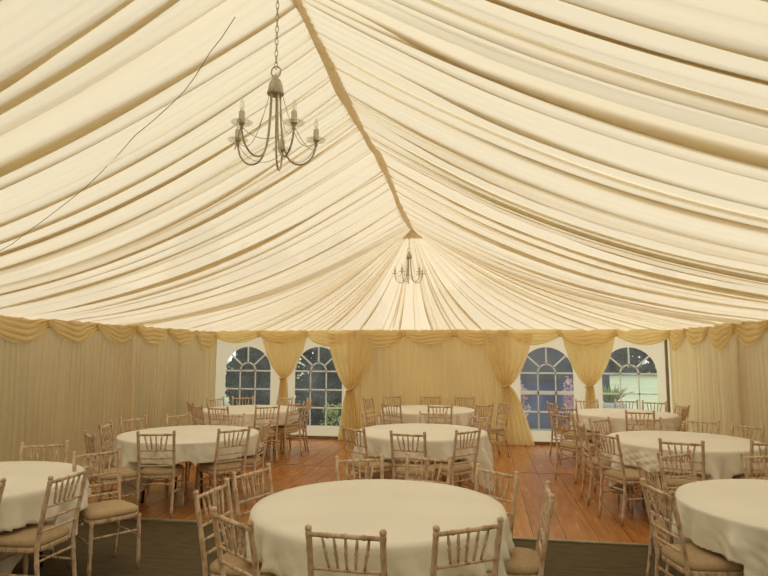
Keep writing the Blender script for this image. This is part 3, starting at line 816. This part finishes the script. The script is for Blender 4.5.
# ------------------------------------------------------------------ outside the tent
g = MB(); g.box((10, 30, -0.30), (160, 160, 0.2)); lawn = struct(g.build('lawn', M['lawn']))
def leafy(name, label, cat, c, rad, n, leaf, mat, seed, trunk=None, group=None, extra=None):
    t = thing(name, label, cat, c, 0, group)
    r = np.random.RandomState(seed); mb = MB()
    lobes = [(r.uniform(-.55, .55), r.uniform(-.55, .55), r.uniform(-.6, .6), r.uniform(.4, .62)) for _ in range(9)]
    for i in range(n):
        lx, ly, lz, lr = lobes[i % 9]
        v = r.normal(size=3); v /= np.linalg.norm(v); rr = lr * r.uniform(0.7, 1.0)
        p = np.array([(lx + v[0] * rr) * rad[0], (ly + v[1] * rr) * rad[1], rad[2] * 1.0 + (lz + v[2] * rr) * rad[2] * (1.0 if lz > 0 else 1.15)])
        p[2] = max(p[2], leaf)
        a = r.normal(size=3); a /= np.linalg.norm(a); b = np.cross(a, r.normal(size=3)); b /= np.linalg.norm(b)
        L = leaf * r.uniform(.7, 1.3)
        mb.add([p - a * L, p + b * L * .45, p + a * L, p - b * L * .45], [(0, 1, 2, 3)], False)
    mb.build('foliage', mat, t)
    if trunk:
        k = MB(); k.tube([(0, 0, -0.1), (0.03, 0.02, rad[2] * .5), (0.0, 0.05, rad[2] * 1.2)], [trunk, trunk * .8, trunk * .4], 8); k.build('trunk', M['bark'], t)
    return t
gz = -0.2
sp = [(-7.0, 15.3, 2.1, .86, .8), (-5.05, 15.1, 2.3, .86, .8), (-3.1, 15.3, 2.2, .86, .8), (-1.2, 15.6, 1.9, .8, .8), (-8.2, 17.9, 5.2, 1.2, 1.0), (-5.75, 18.3, 5.6, 1.25, 1.0), (-3.35, 18.2, 5.4, 1.2, 1.0), (-9.5, 20.7, 6.6, 1.45, 1.1), (-7.0, 20.9, 6.6, 1.5, 1.1), (-4.55, 20.8, 6.6, 1.5, 1.1)]
LS = ['leftmost dark shrub seen low in the first arched window', 'dark shrub low in the middle of the first arched window', 'dark shrub low in the second arched window', 'dark shrub hidden mostly behind the tied curtain by the second window',
      'tall dark evergreen at the left of the first arched window', 'tall dark evergreen behind the curtain between the two left windows', 'tall dark evergreen filling the top of the second arched window',
      'furthest dark evergreen left of the first arched window', 'furthest dark evergreen filling the top of the first arched window', 'furthest dark evergreen behind the second arched window']
for i, (x, y, h, rx, ry) in enumerate(sp):
    leafy('evergreen_shrub' if i < 4 else 'evergreen_tree', LS[i], 'shrub' if i < 4 else 'tree', (x, y, gz), (rx, ry, h / 2), 6000 if i < 4 else 7000, 0.075 if i < 4 else 0.11, M['leaf_dark'], 50 + i, 0.08, 'dark evergreens outside the left windows')
leafy('small_shrub', 'small yellow-green shrub low in the second arched window', 'shrub', (-2.35, 13.6, gz), (0.35, 0.3, 0.42), 260, 0.05, M['leaf_lime'], 71, 0.02)
far = [(6.6, 54), (11.6, 55), (16.6, 54), (21.6, 55)]
for i, (x, y) in enumerate(far):
    leafy('tree', ['far tree at the left end of the lawn', 'far tree across the lawn, left in the lawn window', 'far tree across the lawn, right in the lawn window', 'far tree at the lawn\'s right end beyond the tent corner'][i], 'tree', (x, y, gz), (2.2, 2.0, 4.6), 3600, 0.34, M['leaf_far'], 80 + i, 0.4, 'trees across the lawn')
hb = MB(); r = np.random.RandomState(31)
for i in range(14000):
    p = np.array([r.uniform(-4, 34), 60 + r.uniform(0, 1.2) + 0.6 * math.sin(i), r.uniform(gz, 9.0)]); p[2] = min(p[2], 8.2 + 0.8 * math.sin(p[0] * 0.8) + 0.3 * math.sin(p[0] * 2.3))
    a = r.normal(size=3); a /= np.linalg.norm(a); bb = np.cross(a, r.normal(size=3)); bb /= np.linalg.norm(bb); L = r.uniform(.3, .6)
    hb.add([p - a * L, p + bb * L * .5, p + a * L, p - bb * L * .5], [(0, 1, 2, 3)], False)
tag(hb.build('tree_belt', M['leaf_far']), 'continuous dark belt of trees closing the far side of the lawn', 'trees', kind='stuff')
# slate outbuilding behind the door window
ob = thing('outbuilding', 'dark slate-blue outbuilding seen through the third arched window', 'building', (2.4, 17.2, gz))
b = MB(); b.box((0, 0, 1.55), (3.6, 2.4, 3.1)); b.build('wall', M['slate'], ob)
b = MB(); b.add([(-2.0, -1.45, 3.05), (2.0, -1.45, 3.05), (2.0, 0, 4.0), (-2.0, 0, 4.0), (2.0, 1.45, 3.05), (-2.0, 1.45, 3.05), (-2.0, -1.45, 2.97), (2.0, -1.45, 2.97), (2.0, 1.45, 2.97), (-2.0, 1.45, 2.97)], [(0, 1, 2, 3), (3, 2, 4, 5), (6, 7, 1, 0), (8, 9, 5, 4), (1, 7, 8, 4, 2), (6, 0, 3, 5, 9)], False); b.build('roof', M['slate'], ob)
for x in (-0.75, 0.05, 0.85):
    b = MB(); b.box((x, -1.21, 0.62), (0.70, 0.05, 1.05)); b.build('door', M['bluedoor'], ob)
leafy('flowering_shrub', 'pink flowering shrub at the left of the third arched window', 'shrub', (1.86, 14.1, gz), (0.27, 0.25, 0.75), 700, 0.05, M['pink'], 95, 0.02, 'pink flowering shrubs outside the door window')
leafy('flowering_shrub', 'pink flowering shrub at the right of the third arched window', 'shrub', (3.05, 14.3, gz), (0.2, 0.2, 0.72), 450, 0.05, M['pink'], 96, 0.02, 'pink flowering shrubs outside the door window')
# spiky plant in a pale pot outside the lawn window
pt = thing('potted_plant', 'spiky yellow-green plant in a pale pot outside the lawn window', 'plant', (3.80, 14.0, gz))
b = MB(); b.lathe([(0.20, 0.0), (0.23, 0.02), (0.30, 0.55), (0.33, 0.80), (0.34, 0.86), (0.29, 0.86), (0.27, 0.80)], n=24); b.build('pot', M['stone'], pt)
b = MB(); r = np.random.RandomState(3)
for i in range(90):
    a = r.uniform(0, 2 * PI); L = r.uniform(.25, .5); o = r.uniform(0.15, 0.9); cx, sx = math.cos(a), math.sin(a)
    ps = [(cx * o * L * f * 1.3 + cx * .06, sx * o * L * f * 1.3 + sx * .06, .82 + L * f * (1.1 - .55 * o * f)) for f in (0, .35, .7, 1)]
    b.tube(ps, [.012, .012, .009, .002], 4)
b.build('foliage', M['leaf_lime'], pt)
# unseen hedges added along the tent's sides to keep daylight off the wall linings
for sx, nm in ((-1, 'left'), (1, 'right')):
    t = MB(); r = np.random.RandomState(9 + sx)
    for i in range(16000):
        p = np.array([sx * (5.9 + r.uniform(0, 0.35)), r.uniform(-4, 12.6 if sx < 0 else 10.8), r.uniform(gz, 3.0 if sx < 0 else 2.6)])
        a = r.normal(size=3); a /= np.linalg.norm(a); bb = np.cross(a, r.normal(size=3)); bb /= np.linalg.norm(bb)
        t.add([p - a * .16, p + bb * .08, p + a * .16, p - bb * .08], [(0, 1, 2, 3)], False)
    h = t.build('added_shade_hedge_' + nm, M['leaf_dark']); h['kind'] = 'structure'

# ------------------------------------------------------------------ light: a bright overcast sky
w = bpy.data.worlds.new('overcast_sky'); SC.world = w; w.use_nodes = True
nt = w.node_tree; nt.nodes.clear()
wo = nt.nodes.new('ShaderNodeOutputWorld'); bg = nt.nodes.new('ShaderNodeBackground')
tc = nt.nodes.new('ShaderNodeTexCoord')
sx_ = nt.nodes.new('ShaderNodeSeparateXYZ'); nt.links.new(tc.outputs['Generated'], sx_.inputs[0])
zen = ramp(nt, sx_.outputs['Z'], [(0.0, (0.55, 0.58, 0.63)), (0.35, (0.75, 0.77, 0.80)), (0.7, (1.35, 1.33, 1.29)), (1.0, (2.6, 2.55, 2.45))])
dp = nt.nodes.new('ShaderNodeVectorMath'); dp.operation = 'DOT_PRODUCT'
dp.inputs[1].default_value = Vector((0.0, 0.88, 0.46)).normalized(); nt.links.new(tc.outputs['Generated'], dp.inputs[0])
glow = ramp(nt, dp.outputs['Value'], [(0.35, (0, 0, 0)), (1.0, (1.7, 1.65, 1.5))])     # thin cloud in front of the sun
ad = nt.nodes.new('ShaderNodeMix'); ad.data_type = 'RGBA'; ad.blend_type = 'ADD'; ad.inputs['Factor'].default_value = 1.0
nt.links.new(zen, ad.inputs['A']); nt.links.new(glow, ad.inputs['B']); nt.links.new(ad.outputs['Result'], bg.inputs['Color']); bg.inputs['Strength'].default_value = 1.0
nt.links.new(bg.outputs[0], wo.inputs['Surface'])

# ------------------------------------------------------------------ camera
f, R_, U_, F_ = cam_axes()
cam = bpy.data.cameras.new('camera'); co = bpy.data.objects.new('camera', cam); COL.objects.link(co)
cam.sensor_width = 36; cam.lens = f / 768 * 36; cam.clip_start = 0.05; cam.clip_end = 300
mx = Matrix((R_, U_, -F_)).transposed().to_4x4(); mx.translation = Vector((1.0457, 0.0, 1.751))
co.matrix_world = mx
SC.camera = co
SC.view_settings.view_transform = 'Standard'; SC.view_settings.look = 'None'
SC.view_settings.gamma = 1.0; SC.view_settings.use_curve_mapping = False
SC.view_settings.exposure = -0.25
cy_ = SC.cycles
cy_.max_bounces = 9; cy_.diffuse_bounces = 6; cy_.transparent_max_bounces = 12; cy_.use_denoising = True; cy_.sample_clamp_indirect = 5.0
